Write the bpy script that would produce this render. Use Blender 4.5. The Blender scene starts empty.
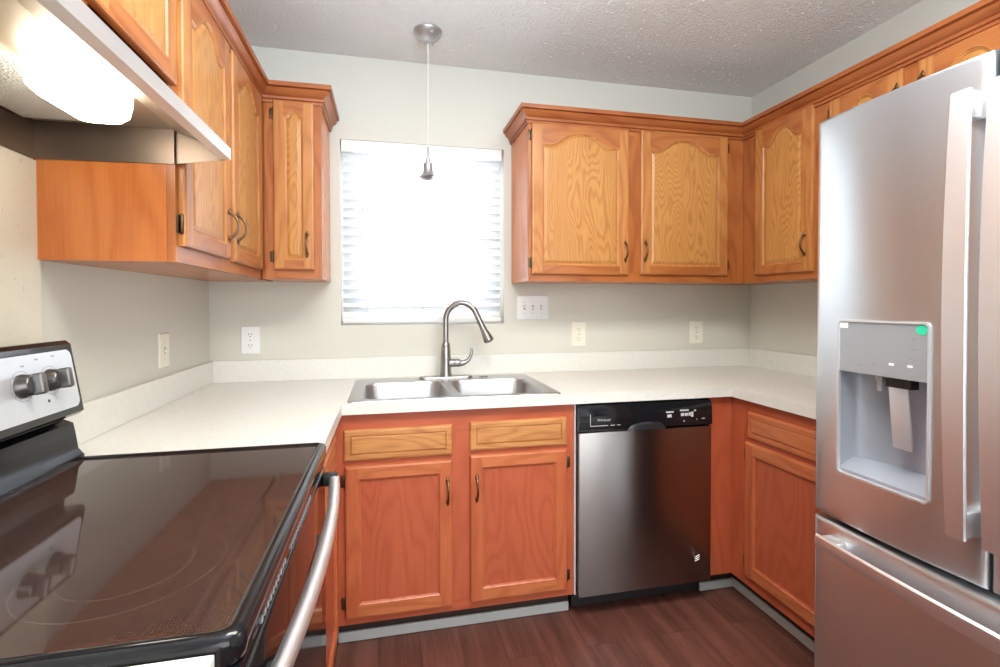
import bpy, bmesh, math, random
from mathutils import Vector, Matrix
PI = math.pi
S = bpy.context.scene
COL = S.collection

# ------------------------------------------------------------------ camera
W = 2.8666           # room width (left wall x=0, window wall y=0)
CEIL = 2.4675
cam_data = bpy.data.cameras.new('camera')
cam = bpy.data.objects.new('camera', cam_data); COL.objects.link(cam)
cam_data.sensor_fit = 'HORIZONTAL'; cam_data.sensor_width = 36.0
cam_data.lens = 480.5856 / 1000 * 36.0
cam_data.shift_x = (500 - 490.926) / 1000.0
cam_data.shift_y = (310.675 - 333.5) / 1000.0
cam_data.clip_start = 0.02
_yaw, _pitch, _roll = 0.212730, -0.014955, -0.001520
_f = Vector((math.sin(_yaw)*math.cos(_pitch), math.cos(_yaw)*math.cos(_pitch), math.sin(_pitch)))
_r = Vector((math.cos(_yaw), -math.sin(_yaw), 0)); _u = _r.cross(_f)
_c, _s = math.cos(_roll), math.sin(_roll)
_R, _U = _c*_r + _s*_u, -_s*_r + _c*_u
cam.matrix_world = Matrix(((_R.x, _U.x, -_f.x, 0.79562), (_R.y, _U.y, -_f.y, -2.42142), (_R.z, _U.z, -_f.z, 1.27548), (0, 0, 0, 1)))
S.camera = cam

# ------------------------------------------------------------------ world, lights, exposure
S.view_settings.view_transform = 'Standard'
S.view_settings.look = 'None'
S.view_settings.gamma = 1.0
S.view_settings.exposure = 0.12
S.view_settings.use_curve_mapping = False
world = bpy.data.worlds.new('world'); S.world = world; world.use_nodes = True
world.node_tree.nodes['Background'].inputs['Color'].default_value = (0.88, 0.94, 1.0, 1)
world.node_tree.nodes['Background'].inputs['Strength'].default_value = 6.5

def area(name, loc, direction, sx, sy, power, color=(1, 1, 1), portal=False):
    d = bpy.data.lights.new(name, 'AREA'); d.shape = 'RECTANGLE'; d.size = sx; d.size_y = sy
    d.energy = power; d.color = color
    o = bpy.data.objects.new(name, d); COL.objects.link(o); o.location = loc
    o.rotation_euler = Vector(direction).to_track_quat('-Z', 'Y').to_euler()
    if portal: d.cycles.is_portal = True
    return o
area('window_portal', (0.98, 0.13, 1.62), (0, -1, 0), 0.82, 0.92, 1, portal=True)
area('overhead_fill', (1.35, -1.75, 2.44), (0, 0, -1), 1.2, 0.5, 40, (1.0, 0.94, 0.84))  # unseen overhead light, added as fill
area('uplight_fill', (0.95, -2.15, 1.80), (0.0, .25, 1), 0.5, 0.5, 40, (0.74, 0.87, 1.0))  # added upward fill out of view, brightens the ceiling
area('rear_fill', (1.3, -4.6, 1.45), (0, 1, 0.05), 2.2, 1.9, 62, (0.93, 0.97, 1.0))  # added fill from behind the camera; the rear wall has no window

# ------------------------------------------------------------------ materials
def mat(name, color=(.8, .8, .8), rough=.5, metal=0.0, **kw):
    m = bpy.data.materials.new(name); m.use_nodes = True
    b = m.node_tree.nodes['Principled BSDF']
    b.inputs['Base Color'].default_value = (*color, 1)
    b.inputs['Roughness'].default_value = rough
    b.inputs['Metallic'].default_value = metal
    for k, v in kw.items(): b.inputs[k.replace('_', ' ')].default_value = v
    return m
def N(m, t, **kw):
    n = m.node_tree.nodes.new(t)
    for k, v in kw.items(): setattr(n, k, v)
    return n
def L(m, a, b): m.node_tree.links.new(a, b)
def math_node(m, op, a, b=None):
    n = N(m, 'ShaderNodeMath', operation=op)
    for i, v in enumerate((a, b)):
        if v is None: continue
        if isinstance(v, (int, float)): n.inputs[i].default_value = v
        else: L(m, v, n.inputs[i])
    return n.outputs[0]
def noise(m, vec, scale, detail=2.0, rough=.5):
    n = N(m, 'ShaderNodeTexNoise'); n.inputs['Scale'].default_value = scale
    n.inputs['Detail'].default_value = detail; n.inputs['Roughness'].default_value = rough
    if vec is not None: L(m, vec, n.inputs['Vector'])
    return n.outputs['Fac']
def scaled(m, vec, s):
    n = N(m, 'ShaderNodeVectorMath', operation='MULTIPLY'); L(m, vec, n.inputs[0]); n.inputs[1].default_value = s
    return n.outputs[0]
def ramp(m, fac, stops):
    n = N(m, 'ShaderNodeValToRGB'); e = n.color_ramp.elements
    while len(e) < len(stops): e.new(.5)
    for el, (p, c) in zip(e, stops): el.position = p; el.color = (*c, 1)
    L(m, fac, n.inputs[0]); return n.outputs[0]
def bump(m, h, strength, dist=.002):
    n = N(m, 'ShaderNodeBump'); n.inputs['Strength'].default_value = strength; n.inputs['Distance'].default_value = dist
    L(m, h, n.inputs['Height']); L(m, n.outputs[0], m.node_tree.nodes['Principled BSDF'].inputs['Normal'])
def objvec(m, rnd=True):
    tc = N(m, 'ShaderNodeTexCoord')
    if not rnd: return tc.outputs['Object']
    oi = N(m, 'ShaderNodeObjectInfo'); a = N(m, 'ShaderNodeVectorMath', operation='MULTIPLY_ADD')
    cb = N(m, 'ShaderNodeCombineXYZ')
    for i in range(3): L(m, oi.outputs['Random'], cb.inputs[i])
    L(m, cb.outputs[0], a.inputs[0]); a.inputs[1].default_value = (7.3, 3.1, 5.7); L(m, tc.outputs['Object'], a.inputs[2])
    return a.outputs[0]

def oak(name, axis, light, dark, figure=120, gloss=.32, mix=.9):
    """oak: stretched contour rings along the grain axis plus fine pores"""
    m = mat(name, light, gloss, Specular_IOR_Level=.45)
    v = objvec(m)
    def st(across, along):
        s = [across]*3; s[axis] = along; return tuple(s)
    n1 = noise(m, scaled(m, v, st(5.0, 1.0)), 1.0, 2.6, .42)
    ring = math_node(m, 'MULTIPLY_ADD', math_node(m, 'SINE', math_node(m, 'MULTIPLY', n1, figure)), .5)
    ring.node.inputs[2].default_value = .5
    pores = noise(m, scaled(m, v, st(260, 9)), 1.0, 3, .6)
    broad = noise(m, scaled(m, v, st(9, .8)), 1.0, 2, .5)
    f = math_node(m, 'ADD', math_node(m, 'MULTIPLY', math_node(m, 'POWER', ring, 2.0), .29), math_node(m, 'MULTIPLY', pores, .62))
    f = math_node(m, 'ADD', f, math_node(m, 'MULTIPLY', broad, .35))
    mid = tuple((a*.55 + b*.45) for a, b in zip(light, dark))
    c = ramp(m, f, [(.28, light), (.62, mid), (.98, dark)])
    L(m, c, m.node_tree.nodes['Principled BSDF'].inputs['Base Color'])
    bump(m, pores, .12, .001)
    return m
GL, GD = (.58, .285, .085), (.34, .125, .030)      # golden oak
OL, OD = (.455, .155, .040), (.27, .068, .016)     # orange oak
RL, RD = (.50, .120, .054), (.38, .076, .032)     # redder oak of the base units
oak_panel = oak('oak_panel', 2, GL, GD, 330)
oak_stile = oak('oak_stile', 2, (.53, .235, .070), (.33, .105, .027), 90)
oak_rail = oak('oak_rail', 0, (.46, .165, .046), (.28, .075, .019), 90)
frame_v = oak('oak_frame_upright', 2, OL, OD, 60)
frame_h = oak('oak_frame_cross', 0, OL, OD, 60)
oak_side = oak('oak_plywood_side', 2, (.56, .18, .045), (.40, .10, .02), 55, .24)
oak_crown_x = oak('oak_crown', 0, (.40, .125, .036), (.24, .056, .014), 50)
oak_crown_y = oak('oak_crown_depth', 1, (.40, .125, .036), (.24, .056, .014), 50)
red_panel = oak('red_oak_panel', 2, RL, RD, 110)
red_stile = oak('red_oak_stile', 2, (.54, .150, .060), (.37, .078, .029), 60)
red_rail = oak('red_oak_rail', 0, (.58, .19, .072), (.39, .10, .034), 80)
red_frame_v = oak('red_oak_frame', 2, RL, RD, 50)
red_frame_h = oak('red_oak_frame_cross', 0, RL, RD, 50)
drawer_oak = oak('oak_drawer_front', 0, (.62, .30, .105), (.36, .125, .035), 130)
SET_UP = dict(panel=oak_panel, stile=oak_stile, rail=oak_rail, fv=frame_v, fh=frame_h, side=oak_side, drawer=drawer_oak)
SET_LOW = dict(panel=red_panel, stile=red_stile, rail=red_rail, fv=red_frame_v, fh=red_frame_h, side=red_frame_v, drawer=drawer_oak)
SET_LOW2 = dict(SET_LOW, drawer=red_rail)

def brushed(name, color, rough, axis=2, wob=0.0, streak=.05, aniso=0.0):
    m = mat(name, color, rough, 1.0)
    v = objvec(m, False)
    s = [500.0]*3; s[axis] = 3.0
    n = noise(m, scaled(m, v, tuple(s)), 1.0, 2)
    r = math_node(m, 'MULTIPLY_ADD', n, streak*2); r.node.inputs[2].default_value = rough - streak
    L(m, r, m.node_tree.nodes['Principled BSDF'].inputs['Roughness'])
    if aniso:
        m.node_tree.nodes['Principled BSDF'].inputs['Anisotropic'].default_value = abs(aniso)
        m.node_tree.nodes['Principled BSDF'].inputs['Anisotropic Rotation'].default_value = 0.25 if aniso < 0 else 0.0
        tg = N(m, 'ShaderNodeTangent', direction_type='RADIAL', axis='Z'); L(m, tg.outputs[0], m.node_tree.nodes['Principled BSDF'].inputs['Tangent'])
    if wob:
        w = noise(m, scaled(m, v, (5, 7, .9)), 1.0, 1)
        bump(m, w, wob, .02)
    return m
steel_fridge = brushed('fridge_stainless', (.72, .755, .79), .34, 2, .05, .012, -.85)
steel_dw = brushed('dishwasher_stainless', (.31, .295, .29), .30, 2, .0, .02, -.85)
hood_pan_glare = mat('hood_pan_glare_steel', (.55, .46, .36), .48, .9)  # lighter copy of the hood steel, lamp glare put into its colour
steel_hood_shaded = mat('hood_stainless_shaded', (.20, .155, .125), .38, 1.0)  # shade and warm cabinet reflection put into the steel's brown colour
steel_sink = brushed('sink_stainless', (.52, .52, .53), .36, 0)
nickel = mat('brushed_nickel', (.34, .33, .32), .26, .95)
canopy_nickel = mat('satin_nickel', (.47, .48, .49), .36, .8)
chrome = mat('chrome', (.8, .8, .8), .12, 1.0)
handle_steel = mat('handle_stainless', (.86, .87, .90), .42, 1.0)
bronze = mat('antique_bronze', (.20, .125, .07), .33, 1.0)
dark_metal = mat('dark_hinge_metal', (.13, .085, .05), .4, 1.0)
black_gloss = mat('black_enamel', (.008, .008, .010), .10, 0, Specular_IOR_Level=.4)
black_matte = mat('black_plastic', (.015, .015, .017), .45)
gray_side = mat('dark_grey_paint', (.045, .045, .05), .45)
white_plastic = mat('white_plastic', (.82, .83, .84), .35)
ivory_plastic = mat('ivory_plastic', (.80, .78, .68), .35)
slot_dark = mat('slot_dark', (.05, .05, .045), .6)
panel_silver = mat('panel_silver', (.66, .69, .73), .35, .55)
disp_grey = mat('dispenser_grey', (.40, .43, .47), .35, .5)
disp_inner = mat('dispenser_recess_grey', (.36, .39, .45), .35, .3)
green_paper = mat('green_sticker', (.02, .62, .36), .6)
white_paper = mat('white_label', (.85, .87, .88), .6)
grey_print = mat('grey_print', (.30, .31, .33), .5)
white_print = mat('white_print', (.55, .56, .57), .5)
shoe_paint = mat('pale_trim_paint', (.52, .55, .54), .5)
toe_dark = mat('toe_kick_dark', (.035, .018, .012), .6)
cord_mat = mat('pale_cord', (.72, .73, .72), .45)

wall_mat = mat('wall_paint', (.640, .635, .575), .8)
_v = objvec(wall_mat, False); bump(wall_mat, noise(wall_mat, _v, 220, 2), .12, .002)
lam_wall = mat('splash_panel_cream', (.70, .66, .54), .45)
_v = objvec(lam_wall, False); L(lam_wall, ramp(lam_wall, noise(lam_wall, _v, 90, 3, .7), [(.25, (.50, .44, .33)), (.36, (.70, .66, .54)), (1, (.74, .70, .58))]), lam_wall.node_tree.nodes['Principled BSDF'].inputs['Base Color'])
ceil_mat = mat('popcorn_ceiling', (.80, .79, .77), .9)
_v = objvec(ceil_mat, False)
_n1 = noise(ceil_mat, _v, 95, 3, .65)
_h = math_node(ceil_mat, 'POWER', _n1, 2.5)
bump(ceil_mat, _h, 1.0, .012)

lam = mat('speckled_laminate', (.72, .72, .66), .35)
_v = objvec(lam, False)
_a = noise(lam, _v, 380, 2, .6); _b = noise(lam, _v, 60, 3, .6)
_f = math_node(lam, 'ADD', math_node(lam, 'MULTIPLY', _a, .75), math_node(lam, 'MULTIPLY', _b, .25))
L(lam, ramp(lam, _f, [(.34, (.60, .59, .54)), (.46, (.735, .735, .69)), (.8, (.80, .80, .765))]), lam.node_tree.nodes['Principled BSDF'].inputs['Base Color'])

floor_mat = mat('vinyl_plank_floor', (.12, .05, .035), .42, Specular_IOR_Level=.4)
_v = objvec(floor_mat, False)
_rot = N(floor_mat, 'ShaderNodeMapping'); _rot.inputs['Rotation'].default_value = (0, 0, PI/2); L(floor_mat, _v, _rot.inputs['Vector'])
_br = N(floor_mat, 'ShaderNodeTexBrick'); L(floor_mat, _rot.outputs[0], _br.inputs['Vector'])
_br.offset = .37; _br.inputs['Scale'].default_value = 1; _br.inputs['Brick Width'].default_value = 1.22; _br.inputs['Row Height'].default_value = .152
_br.inputs['Mortar Size'].default_value = .0012; _br.inputs['Mortar Smooth'].default_value = .1
_br.inputs['Color1'].default_value = (0, 0, 0, 1); _br.inputs['Color2'].default_value = (1, 1, 1, 1); _br.inputs['Mortar'].default_value = (.5, .5, .5, 1)
_off = N(floor_mat, 'ShaderNodeVectorMath', operation='MULTIPLY_ADD'); L(floor_mat, _br.outputs['Color'], _off.inputs[0]); _off.inputs[1].default_value = (4, 9, 0); L(floor_mat, _v, _off.inputs[2])
_g1 = noise(floor_mat, scaled(floor_mat, _off.outputs[0], (16, 1.6, 1)), 1, 4, .6)
_g2 = noise(floor_mat, scaled(floor_mat, _off.outputs[0], (150, 5, 1)), 1, 3, .6)
_f = math_node(floor_mat, 'ADD', math_node(floor_mat, 'MULTIPLY', _g1, .65), math_node(floor_mat, 'MULTIPLY', _g2, .3))
_f = math_node(floor_mat, 'ADD', _f, math_node(floor_mat, 'MULTIPLY', _br.outputs['Color'], .10))
_cr = ramp(floor_mat, _f, [(.30, (.045, .016, .012)), (.52, (.115, .042, .030)), (.75, (.205, .082, .058))])
_mx = N(floor_mat, 'ShaderNodeMixRGB'); L(floor_mat, _br.outputs['Fac'], _mx.inputs[0]); L(floor_mat, _cr, _mx.inputs[1]); _mx.inputs[2].default_value = (.055, .022, .017, 1)
L(floor_mat, _mx.outputs[0], floor_mat.node_tree.nodes['Principled BSDF'].inputs['Base Color'])
bump(floor_mat, _g2, .1, .001)

blind_mat = bpy.data.materials.new('blind_vinyl'); blind_mat.use_nodes = True
_b = blind_mat.node_tree.nodes['Principled BSDF']; _b.inputs['Base Color'].default_value = (.88, .90, .91, 1); _b.inputs['Roughness'].default_value = .4
_t = N(blind_mat, 'ShaderNodeBsdfTranslucent'); _t.inputs['Color'].default_value = (.85, .89, .92, 1)
_ms = N(blind_mat, 'ShaderNodeMixShader'); _ms.inputs[0].default_value = .35
L(blind_mat, _b.outputs[0], _ms.inputs[1]); L(blind_mat, _t.outputs[0], _ms.inputs[2])
L(blind_mat, _ms.outputs[0], blind_mat.node_tree.nodes['Material Output'].inputs['Surface'])
valance_mat = mat('blind_valance_vinyl', (.74, .75, .74), .4)
glass = mat('window_glass', (1, 1, 1), 0.0, 0, Transmission_Weight=1.0, IOR=1.01)
lens_mat = mat('lit_lens', (1, 1, .95), .4, 0, Emission_Color=(1.0, .97, .86, 1), Emission_Strength=11.0)

# cooktop glass: fine dot pattern and thin burner rings
cook_mat = mat('ceramic_cooktop_glass', (.03, .021, .019), .05, 0, Specular_IOR_Level=.6, IOR=1.5)
_v = objvec(cook_mat, False)
_sx = N(cook_mat, 'ShaderNodeSeparateXYZ'); L(cook_mat, _v, _sx.inputs[0])
def _ring(cx, cy, r, w):
    dx = math_node(cook_mat, 'SUBTRACT', _sx.outputs[0], cx); dy = math_node(cook_mat, 'SUBTRACT', _sx.outputs[1], cy)
    d = math_node(cook_mat, 'SQRT', math_node(cook_mat, 'ADD', math_node(cook_mat, 'MULTIPLY', dx, dx), math_node(cook_mat, 'MULTIPLY', dy, dy)))
    return math_node(cook_mat, 'LESS_THAN', math_node(cook_mat, 'ABSOLUTE', math_node(cook_mat, 'SUBTRACT', d, r)), w)
# burner centres are set relative to the cooktop's own origin (range near-wall corner)
BURN = [(.455, .185, .115), (.455, .185, .075), (.43, .50, .070), (.22, .185, .085), (.22, .555, .105), (.22, .555, .07)]
_tot = None
for (bx_, by_, br_) in BURN:
    r_ = _ring(bx_, by_, br_, .0011); _tot = r_ if _tot is None else math_node(cook_mat, 'MAXIMUM', _tot, r_)
_dv = N(cook_mat, 'ShaderNodeTexVoronoi'); _dv.inputs['Scale'].default_value = 260; _dv.inputs['Randomness'].default_value = 0; L(cook_mat, _v, _dv.inputs['Vector'])
_dots = math_node(cook_mat, 'MULTIPLY', math_node(cook_mat, 'LESS_THAN', _dv.outputs['Distance'], .30), .10)
_k = math_node(cook_mat, 'MAXIMUM', math_node(cook_mat, 'MULTIPLY', _tot, .16), _dots)
L(cook_mat, ramp(cook_mat, _k, [(0, (.036, .020, .017)), (1, (.22, .17, .15))]), cook_mat.node_tree.nodes['Principled BSDF'].inputs['Base Color'])
oven_glass = mat('oven_door_glass', (.010, .009, .010), .05, 0, Specular_IOR_Level=.9)
mesh_mat = mat('filter_aluminium', (.78, .78, .72), .45, .35)
_v = objvec(mesh_mat, False)
_w = N(mesh_mat, 'ShaderNodeTexVoronoi'); _w.inputs['Scale'].default_value = 160; _w.inputs['Randomness'].default_value = .4; L(mesh_mat, _v, _w.inputs['Vector'])
bump(mesh_mat, _w.outputs['Distance'], 1.0, .006)

# ------------------------------------------------------------------ mesh helpers
INV = {}
def thing(name, label, cat, loc=(0, 0, 0), rotz=0.0, group=None):
    o = bpy.data.objects.new(name, None); COL.objects.link(o)
    o.location = loc; o.rotation_euler = (0, 0, rotz); o.empty_display_size = .1
    o['label'] = label; o['category'] = cat
    if group: o['group'] = group
    INV[o] = (Matrix.Translation(loc) @ Matrix.Rotation(rotz, 4, 'Z')).inverted()
    return o
def tag(o, label, cat, group=None):
    o['label'] = label; o['category'] = cat
    if group: o['group'] = group
    return o
def obj(name, bm, mats, parent=None, world=False, smooth=None, label=None, loc=None):
    """link bm as one mesh; world=True means its vertices are in room coordinates"""
    if world and parent is not None: bmesh.ops.transform(bm, matrix=INV[parent], verts=bm.verts)
    me = bpy.data.meshes.new(name); bm.to_mesh(me); bm.free()
    for m in (mats if isinstance(mats, (list, tuple)) else [mats]): me.materials.append(m)
    if smooth:
        for p in me.polygons: p.use_smooth = True
        me.set_sharp_from_angle(angle=math.radians(smooth))
    o = bpy.data.objects.new(name, me); COL.objects.link(o)
    if parent is not None:
        o.parent = parent
        INV[o] = INV.get(parent, Matrix())
    if loc is not None:
        o.location = loc
        INV[o] = Matrix.Translation(loc).inverted() @ INV.get(parent, Matrix())
    if label: o['label'] = label
    return o
def struct(name, bm, m, parent=None, world=True):
    o = obj(name, bm, m, parent); o['kind'] = 'structure'
    return o
def B(): return bmesh.new()
def box(bm, x0, x1, y0, y1, z0, z1, mi=0, bev=0.0, seg=2):
    x0, x1 = sorted((x0, x1)); y0, y1 = sorted((y0, y1)); z0, z1 = sorted((z0, z1))
    v = [bm.verts.new(p) for p in ((x0, y0, z0), (x1, y0, z0), (x1, y1, z0), (x0, y1, z0), (x0, y0, z1), (x1, y0, z1), (x1, y1, z1), (x0, y1, z1))]
    fs = [bm.faces.new([v[i] for i in q]) for q in ((0, 3, 2, 1), (4, 5, 6, 7), (0, 1, 5, 4), (1, 2, 6, 5), (2, 3, 7, 6), (3, 0, 4, 7))]
    for f in fs: f.material_index = mi
    if bev:
        es = list({e for f in fs for e in f.edges})
        r = bmesh.ops.bevel(bm, geom=es, offset=bev, segments=seg, profile=.5, affect='EDGES')
        for f in r['faces']: f.material_index = mi
def quad(bm, pts, mi=0):
    f = bm.faces.new([bm.verts.new(p) for p in pts]); f.material_index = mi; return f
def loft(bm, rings, mi=0, closed=True, cap0=False, cap1=False):
    vr = [[bm.verts.new(p) for p in r] for r in rings]
    n = len(vr[0])
    for a, b in zip(vr, vr[1:]):
        for i in range(n if closed else n - 1):
            j = (i + 1) % n
            f = bm.faces.new((a[i], a[j], b[j], b[i])); f.material_index = mi
    if cap0: f = bm.faces.new(list(reversed(vr[0]))); f.material_index = mi
    if cap1: f = bm.faces.new(vr[-1]); f.material_index = mi
    return vr
def fixn(bm): bmesh.ops.recalc_face_normals(bm, faces=bm.faces); return bm
def tube(bm, path, rad, n=12, mi=0, cap=True, flat=None):
    """tube along a path; rad a number or list; flat=(a,b) scales the two cross axes"""
    path = [Vector(p) for p in path]
    if not isinstance(rad, (list, tuple)): rad = [rad]*len(path)
    t0 = (path[1] - path[0]).normalized()
    ref = Vector((0, 0, 1)) if abs(t0.z) < .9 else Vector((0, 1, 0))
    u = t0.cross(ref).normalized(); rings = []
    for i, p in enumerate(path):
        t = (path[min(i+1, len(path)-1)] - path[max(i-1, 0)]).normalized()
        u = (u - t*u.dot(t)).normalized(); w = t.cross(u)
        a, b = flat or (1, 1)
        rings.append([p + rad[i]*(a*math.cos(2*PI*k/n)*u + b*math.sin(2*PI*k/n)*w) for k in range(n)])
    loft(bm, rings, mi, True, cap, cap)
def lathe(bm, prof, c, axis='Z', n=24, mi=0, cap=True):
    """revolve (r, h) profile round an axis through c"""
    rings = []
    for r, h in prof:
        ring = []
        for k in range(n):
            a = 2*PI*k/n; x, y = r*math.cos(a), r*math.sin(a)
            p = {'Z': (x, y, h), 'X': (h, x, y), 'Y': (x, h, y), '-Y': (x, -h, -y)}[axis]
            ring.append(Vector(c) + Vector(p))
        rings.append(ring)
    loft(bm, rings, mi, True, cap, cap)
def rrect(x0, x1, y0, y1, r, n=6):
    pts = []
    for cx, cy, a0 in ((x1-r, y1-r, 0), (x0+r, y1-r, 90), (x0+r, y0+r, 180), (x1-r, y0+r, 270)):
        for k in range(n+1):
            a = math.radians(a0 + 90*k/n); pts.append((cx + r*math.cos(a), cy + r*math.sin(a)))
    return pts
def plate(bm, loops, h0, h1, plane='xy', mi=0):
    """solid slab from flat loops (first outer, the rest holes) between heights h0 and h1"""
    def P(p, h): return {'xy': (p[0], p[1], h), 'xz': (p[0], h, p[1]), 'yz': (h, p[0], p[1])}[plane]
    for h in (h0, h1):
        es = []
        for lp in loops:
            vs = [bm.verts.new(P(p, h)) for p in lp]
            es += [bm.edges.new((vs[i], vs[(i+1) % len(vs)])) for i in range(len(vs))]
        r = bmesh.ops.triangle_fill(bm, use_beauty=True, edges=es)
        for f in r['geom']:
            if isinstance(f, bmesh.types.BMFace): f.material_index = mi
    for lp in loops:
        loft(bm, [[P(p, h0) for p in lp], [P(p, h1) for p in lp]], mi)
    bmesh.ops.remove_doubles(bm, verts=bm.verts, dist=1e-6)
    fixn(bm)
def prism(bm, prof, y0, y1, axis='y', mi=0):
    """extrude a closed profile along an axis (profile (x,z) for y, (y,z) for x)"""
    f = (lambda p, h: (p[0], h, p[1])) if axis == 'y' else (lambda p, h: (h, p[0], p[1]))
    loft(bm, [[f(p, y0) for p in prof], [f(p, y1) for p in prof]], mi, True, True, True); fixn(bm)

# ------------------------------------------------------------------ the room
RB = -4.8
bm = B(); box(bm, -.1, W+.1, RB-.1, .3, -.1, 0); struct('floor', bm, floor_mat)
bm = B(); box(bm, -.1, W+.1, RB-.1, .16, CEIL, CEIL+.1)
rng = random.Random(4)
_ico = B(); bmesh.ops.create_icosphere(_ico, subdivisions=1, radius=1.0)
_iv = [tuple(v.co) for v in _ico.verts]; _if = [[v.index for v in f.verts] for f in _ico.faces]; _ico.free()
for _ in range(3200):                        # the sprayed-on lumps of the textured ceiling
    lx, ly, lr = rng.uniform(.0, W), rng.uniform(-2.0, 0), rng.choice((.0022, .003, .003, .0042, .0055))
    vs = [bm.verts.new((lx+a*lr*rng.uniform(.8, 1.2), ly+b*lr, CEIL+c_*lr*.8)) for a, b, c_ in _iv]
    for q in _if: bm.faces.new([vs[k] for k in q]).smooth = True
struct('ceiling', bm, ceil_mat)
WX0, WX1, WZ0, WZ1 = .577, 1.388, 1.172, 2.068
bm = B(); plate(bm, [[(-.1, 0), (W+.1, 0), (W+.1, CEIL), (-.1, CEIL)], [(WX0, WZ0), (WX1, WZ0), (WX1, WZ1), (WX0, WZ1)]], 0, .15, 'xz'); struct('wall_back', bm, wall_mat)
bm = B(); box(bm, -.1, 0, RB-.1, 0, 0, CEIL); struct('wall_left', bm, wall_mat)
bm = B(); box(bm, W, W+.1, RB-.1, 0, 0, CEIL); struct('wall_right', bm, wall_mat)
bm = B(); box(bm, -.1, W+.1, RB-.1, RB, 0, CEIL); struct('wall_rear', bm, wall_mat)
# window: vinyl double-hung unit set in the wall
win = bpy.data.objects.new('window_1', None); COL.objects.link(win); win['kind'] = 'structure'; win.location = (WX0, .09, WZ0); INV[win] = Matrix.Translation(win.location).inverted()
bm = B(); ww, wh = WX1-WX0, WZ1-WZ0; f = .045
for a in ((0, f, 0, wh), (ww-f, ww, 0, wh), (f, ww-f, 0, f), (f, ww-f, wh-f, wh)): box(bm, a[0], a[1], 0, .055, a[2], a[3])
struct('window_frame', bm, white_plastic, win)
def sash(name, z0, z1, y):
    bm = B(); s = .032
    for a in ((f, f+s, z0, z1), (ww-f-s, ww-f, z0, z1), (f+s, ww-f-s, z0, z0+s), (f+s, ww-f-s, z1-s, z1)): box(bm, a[0], a[1], y, y+.025, a[2], a[3])
    o = struct(name, bm, white_plastic, win)
    bm = B(); box(bm, f+s, ww-f-s, y+.010, y+.014, z0+s, z1-s); struct('window_glass', bm, glass, o)
sash('window_sash', f, .475, .002); sash('window_sash', .445, wh-f, .028)

# cream splash panel fixed to the wall behind the range
bm = B(); box(bm, .0005, .006, -1.885, -1.10, .92, 1.607, bev=.001); tag(obj('splash_panel', bm, lam_wall), 'cream speckled splash panel on the wall behind the range', 'wall panel')

# ------------------------------------------------------------------ cabinet doors, drawers, pulls
def pull(parent, x, z, y, h=.112):
    """bow pull with spade ends, vertical, standing out along -y"""
    bm = B(); k = h/.112
    pts = []
    for i in range(13):
        t = -1 + 2*i/12; pts.append((0, -.004 - .023*(1 - abs(t)**2.6), .040*k*t))
    tube(bm, pts, [.0048 - .0014*(1-abs(-1+2*i/12)) for i in range(13)], 8)
    for s in (-1, 1):
        # flattened spade finial
        prof = [(.0, -.004), (.0052, -.002), (.0072, .003), (.0068, .008), (.0042, .014), (.0015, .019), (.0, .021)]
        rings = []
        for r, hh in prof:
            rings.append([(max(r, .0003)*math.cos(a*PI/5), -.0035 + .55*max(r, .0003)*math.sin(a*PI/5), s*(.036*k + hh*k)) for a in range(10)])
        loft(bm, rings, 0, True, True, True)
        lathe(bm, [(.0065, 0), (.0065, .004), (.004, .007), (.0002, .0085)], (0, -.001, s*.040*k), '-Y', 10)
    fixn(bm)
    return obj('handle', bm, bronze, parent, smooth=50, loc=(x, y, z))
def hinge(parent, x, z, y, side):
    """surface hinge: leaf on the face frame and barrel by the door edge"""
    bm = B()
    box(bm, x - .016 if side < 0 else x, x if side < 0 else x + .016, y - .003, y, z-.022, z+.022, bev=.001)
    tube(bm, [(x, y-.007, z-.026), (x, y-.007, z-.023), (x, y-.007, z+.023), (x, y-.007, z+.026)], [.002, .0045, .0045, .002], 8)
    return obj('hinge', bm, dark_metal, parent, smooth=50)
def arch_top(u, zs, rise):
    t = abs(2*u - 1)
    if t > .80: return zs
    return zs + rise*(.5 + .5*math.cos(PI*(t/.80)**1.4))
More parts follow.
